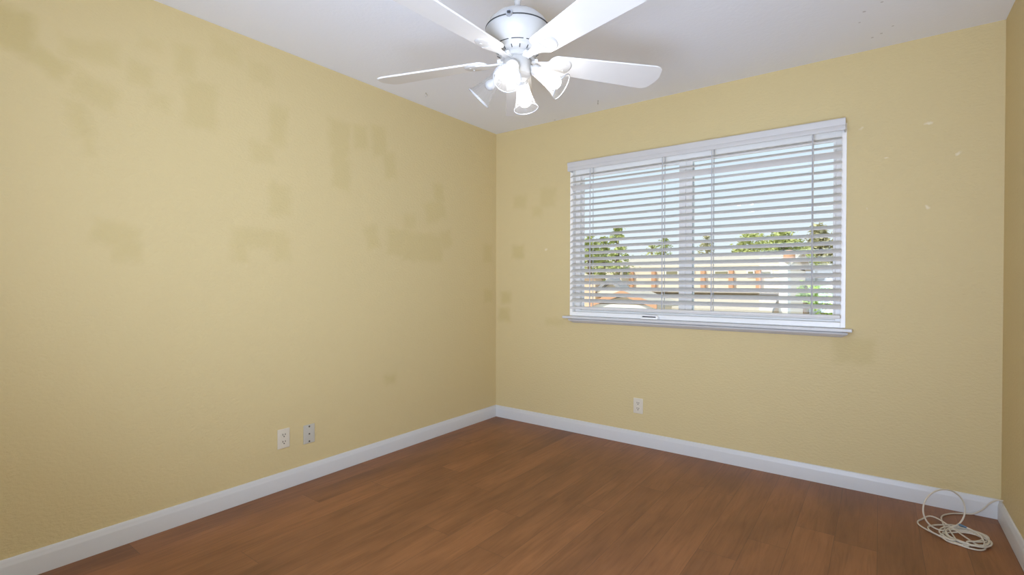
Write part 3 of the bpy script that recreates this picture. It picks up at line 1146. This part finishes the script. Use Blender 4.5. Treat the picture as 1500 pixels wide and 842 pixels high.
def gable_house(name, label, uc, v_apex, v_eave, half_px, y, depth, wallm, roofm, fascia=None):
    ap_ = atY(uc, v_apex, y)
    ev = atY(uc, v_eave, y)
    px = (y - CAM.y) / (Fv + R2 * ((uc - 750) / 726.7)).y / 726.7
    hw = half_px * px
    r = empty(name, (ap_.x, y, GZ))
    tag(r, label, 'house')
    O = Vector(r.location)
    cx = ap_.x
    ia = ap_.z - 0.16
    hw2 = hw * 0.86
    iz = ev.z - 0.02
    out = [(cx - hw2, GZ), (cx + hw2, GZ), (cx + hw2, iz), (cx, ia), (cx - hw2, iz)]
    mb = MB()
    A = [mb.bm.verts.new((x, y + 0.02, z)) for x, z in out]
    B = [mb.bm.verts.new((x, y + depth, z)) for x, z in out]
    mb.bm.faces.new(A)
    mb.bm.faces.new(B[::-1])
    for i in range(5):
        j = (i + 1) % 5
        mb.bm.faces.new((A[i], A[j], B[j], B[i]))
    hpart(mb, 'wall', wallm, r, O)
    mb = MB()
    t = 0.10
    sec = [(cx - hw, ev.z - 0.04), (cx, ap_.z), (cx + hw, ev.z - 0.04), (cx + hw, ev.z - 0.04 - t), (cx, ap_.z - t), (cx - hw, ev.z - 0.04 - t)]
    A = [mb.bm.verts.new((x, y - 0.25, z)) for x, z in sec]
    B = [mb.bm.verts.new((x, y + depth + 0.2, z)) for x, z in sec]
    for i in range(6):
        j = (i + 1) % 6
        mb.bm.faces.new((A[i], A[j], B[j], B[i]))
    for q in (A, B):
        mb.bm.faces.new((q[0], q[1], q[4], q[5]))
        mb.bm.faces.new((q[1], q[2], q[3], q[4]))
    rf = hpart(mb, 'roof', roofm, r, O)
    if fascia:
        mb = MB()
        for (a, b_) in ((0, 1), (1, 2)):
            (xa, za), (xb, zb) = sec[a], sec[b_]
            dz = 0.13
            pts = [(xa, za), (xb, zb), (xb, zb - dz), (xa, za - dz)]
            A = [mb.bm.verts.new((x, y - 0.29, z)) for x, z in pts]
            B = [mb.bm.verts.new((x, y - 0.252, z)) for x, z in pts]
            mb.bm.faces.new(A)
            mb.bm.faces.new(B[::-1])
            for i in range(4):
                j = (i + 1) % 4
                mb.bm.faces.new((A[i], A[j], B[j], B[i]))
        hpart(mb, 'fascia', fascia, rf, O)
    # beam across the foot of the gable
    hpart(MB().box((cx - hw * 0.95, y - 0.2, iz - 0.24), (cx + hw * 0.95, y - 0.001, iz - 0.06), 0.01), 'beam', M_white_out if fascia else wallm, r, O)
    return r


gable_house('gabled_garage', 'low gabled building with an orange fascia in front of the long house', 917, 425, 441, 52, 8.8, 1.2, M_stucco, M_roof, M_post)
gable_house('grey_roofed_house', 'small house with a dark grey gable roof left of the long house', 897, 407, 421, 21, 10.6, 0.25, M_stucco, M_roof_grey)
a, c_ = atY(838, 405, 10.4), atY(872, 436, 10.4)
r = empty('tan_house', ((a.x + c_.x) / 2, 10.4, GZ))
tag(r, 'orange tan house wall behind the left trees', 'house')
O = Vector(r.location)
hpart(MB().box((a.x - 1.5, 10.4, GZ), (c_.x, 10.8, a.z - 0.05)), 'wall', M_tan, r, O)
hpart(MB().box((a.x - 1.6, 10.3, a.z - 0.05), (c_.x + 0.05, 10.85, a.z + 0.05), 0.01), 'coping', M_stucco, r, O)

# trees: trunk and a crown of separate leaf blades
M_bark = mat('brown_bark', (0.22, 0.16, 0.11), 0.9, bump=0.3, bscale=20)
M_leafs = {'pine': mat('olive_green_needles', (0.46, 0.50, 0.17), 0.7, var=0.3, bscale=3),
           'leaf': mat('yellow_green_leaves', (0.52, 0.55, 0.20), 0.7, var=0.3, bscale=3),
           'bush': mat('bright_green_leaves', (0.50, 0.66, 0.16), 0.7, var=0.3, bscale=3),
           'dry': mat('dull_green_leaves', (0.52, 0.48, 0.27), 0.7, var=0.3, bscale=3)}


def tree(name, label, u, v_top, v_bot, wpx, y, kind, n=700, conif=True, cat='tree'):
    base = atY(u, v_bot, y)
    top = atY(u, v_top, y)
    px = (y - CAM.y) / (Fv + R2 * ((u - 750) / 726.7)).y / 726.7
    rw = wpx * px / 2
    r = empty(name, (top.x, y, GZ))
    tag(r, label, cat, 'trees beyond the houses' if cat == 'tree' else None)
    h0, h1 = base.z - GZ, top.z - GZ
    mb = MB()
    mb.lathe([(0.13, 0), (0.10, h0 * 0.5), (0.07, h0 + 0.3 * (h1 - h0)), (0.02, h1 * 0.98)], seg=10, cap0=True, cap1=True)
    mb.build('trunk', M_bark, r, True)
    mb = MB()
    rnd = random.Random(sum(ord(ch) for ch in label) + int(u))
    clumps = []
    for i in range(26):
        t = rnd.random() ** 0.8
        rad = rw * ((1 - t) ** 0.85 * 0.95 + 0.06) if conif else rw * math.sqrt(max(0.05, 1 - (2 * t - 1) ** 2))
        a = rnd.uniform(0, 2 * PI)
        q = rnd.uniform(0.45, 1.0) * rad
        clumps.append((Vector((q * math.cos(a), q * math.sin(a), h0 + (h1 - h0) * t)), 0.16 * rw + 0.30 * rad))
    L = max(0.07, rw * 0.15)
    for i in range(n):
        cpos, cr = clumps[rnd.randrange(len(clumps))]
        d = Vector((rnd.gauss(0, 1), rnd.gauss(0, 1), rnd.gauss(0, 0.7))) * cr * 0.55
        p = cpos + d
        if p.z > h1:
            p.z = h1 - rnd.random() * 0.2
        ax = Vector((rnd.gauss(0, 1), rnd.gauss(0, 1), rnd.gauss(0, 0.5))).normalized()
        bx = ax.orthogonal().normalized()
        bx = Matrix.Rotation(rnd.uniform(0, 2 * PI), 3, ax) @ bx
        l_ = L * rnd.uniform(0.6, 1.3)
        w_ = l_ * 0.42
        mb.quad(p - ax * l_, p + bx * w_, p + ax * l_, p - bx * w_)
    mb.build('foliage', M_leafs[kind], r, smooth=None)
    return r


tree('conifer', 'tall pointed conifer at the left, standing behind the grey roof', 905, 332, 400, 40, 11.75, 'pine', 1300)
tree('conifer', 'broad conifer at the far left edge of the window view', 864, 345, 402, 44, 11.7, 'pine', 1300)
tree('conifer', 'slim conifer between the two left trees', 884, 347, 402, 34, 13.0, 'pine', 900)
tree('conifer', 'small pointed conifer just left of the window mullion', 973, 344, 378, 28, 25, 'pine', 500)
tree('conifer', 'small low conifer left of the mullion, above the long roof', 955, 356, 374, 24, 29, 'leaf', 350)
tree('conifer', 'small pointed conifer just right of the mullion', 1036, 345, 376, 30, 25, 'dry', 500)
tree('round_tree', 'round yellow green tree above the middle of the long roof', 1098, 342, 378, 40, 25, 'leaf', 1100, False)
tree('round_tree', 'wide green tree above the right end of the long roof', 1148, 338, 388, 52, 29, 'leaf', 1500, False)
tree('tall_tree', 'tall dull green tree at the right edge of the window view', 1200, 325, 420, 58, 34, 'dry', 2200, True)
tree('round_tree', 'loose tree behind the end pier of the long house', 1176, 366, 424, 44, 25, 'leaf', 1400, False)
tree('leafy_shrub', 'bright green shrub low at the right edge of the view', 1208, 418, 466, 46, 12, 'bush', 900, False, 'shrub')
tree('leafy_shrub', 'small bright green shrub beside the end pier', 1181, 410, 440, 22, 12.6, 'bush', 400, False, 'shrub')
a, c_ = atY(1158, 404, 21.0), atY(1240, 470, 21.0)
r = empty('pink_house', ((a.x + c_.x) / 2 + 1.0, 21.0, GZ))
tag(r, 'pale pink house wall with grey siding behind the right shrubs', 'house')
O = Vector(r.location)
M_pink = mat('pale_pink_stucco', (0.80, 0.66, 0.56), 0.85, bump=0.1)
M_siding = mat('pale_grey_siding', (0.60, 0.62, 0.64), 0.8)
xm = atY(1208, 404, 21.0).x
hpart(MB().box((xm, 21.0, GZ), (c_.x + 2.5, 22.6, a.z)), 'wall', M_pink, r, O)
hpart(MB().box((a.x, 20.95, GZ), (xm + 0.02, 22.4, a.z - 0.10)), 'siding_wall', M_siding, r, O)
mb = MB()
sec = [(20.75, a.z - 0.02), (21.8, a.z + 0.30), (22.8, a.z - 0.02), (22.8, a.z - 0.12), (21.8, a.z + 0.20), (20.75, a.z - 0.12)]
A = [mb.bm.verts.new((a.x - 0.1, y, z)) for y, z in sec]
B = [mb.bm.verts.new((c_.x + 2.7, y, z)) for y, z in sec]
for i in range(6):
    j = (i + 1) % 6
    mb.bm.faces.new((A[i], A[j], B[j], B[i]))
for q in (A, B):
    mb.bm.faces.new((q[0], q[1], q[4], q[5]))
    mb.bm.faces.new((q[1], q[2], q[3], q[4]))
hpart(mb, 'roof', M_roof_grey, r, O)
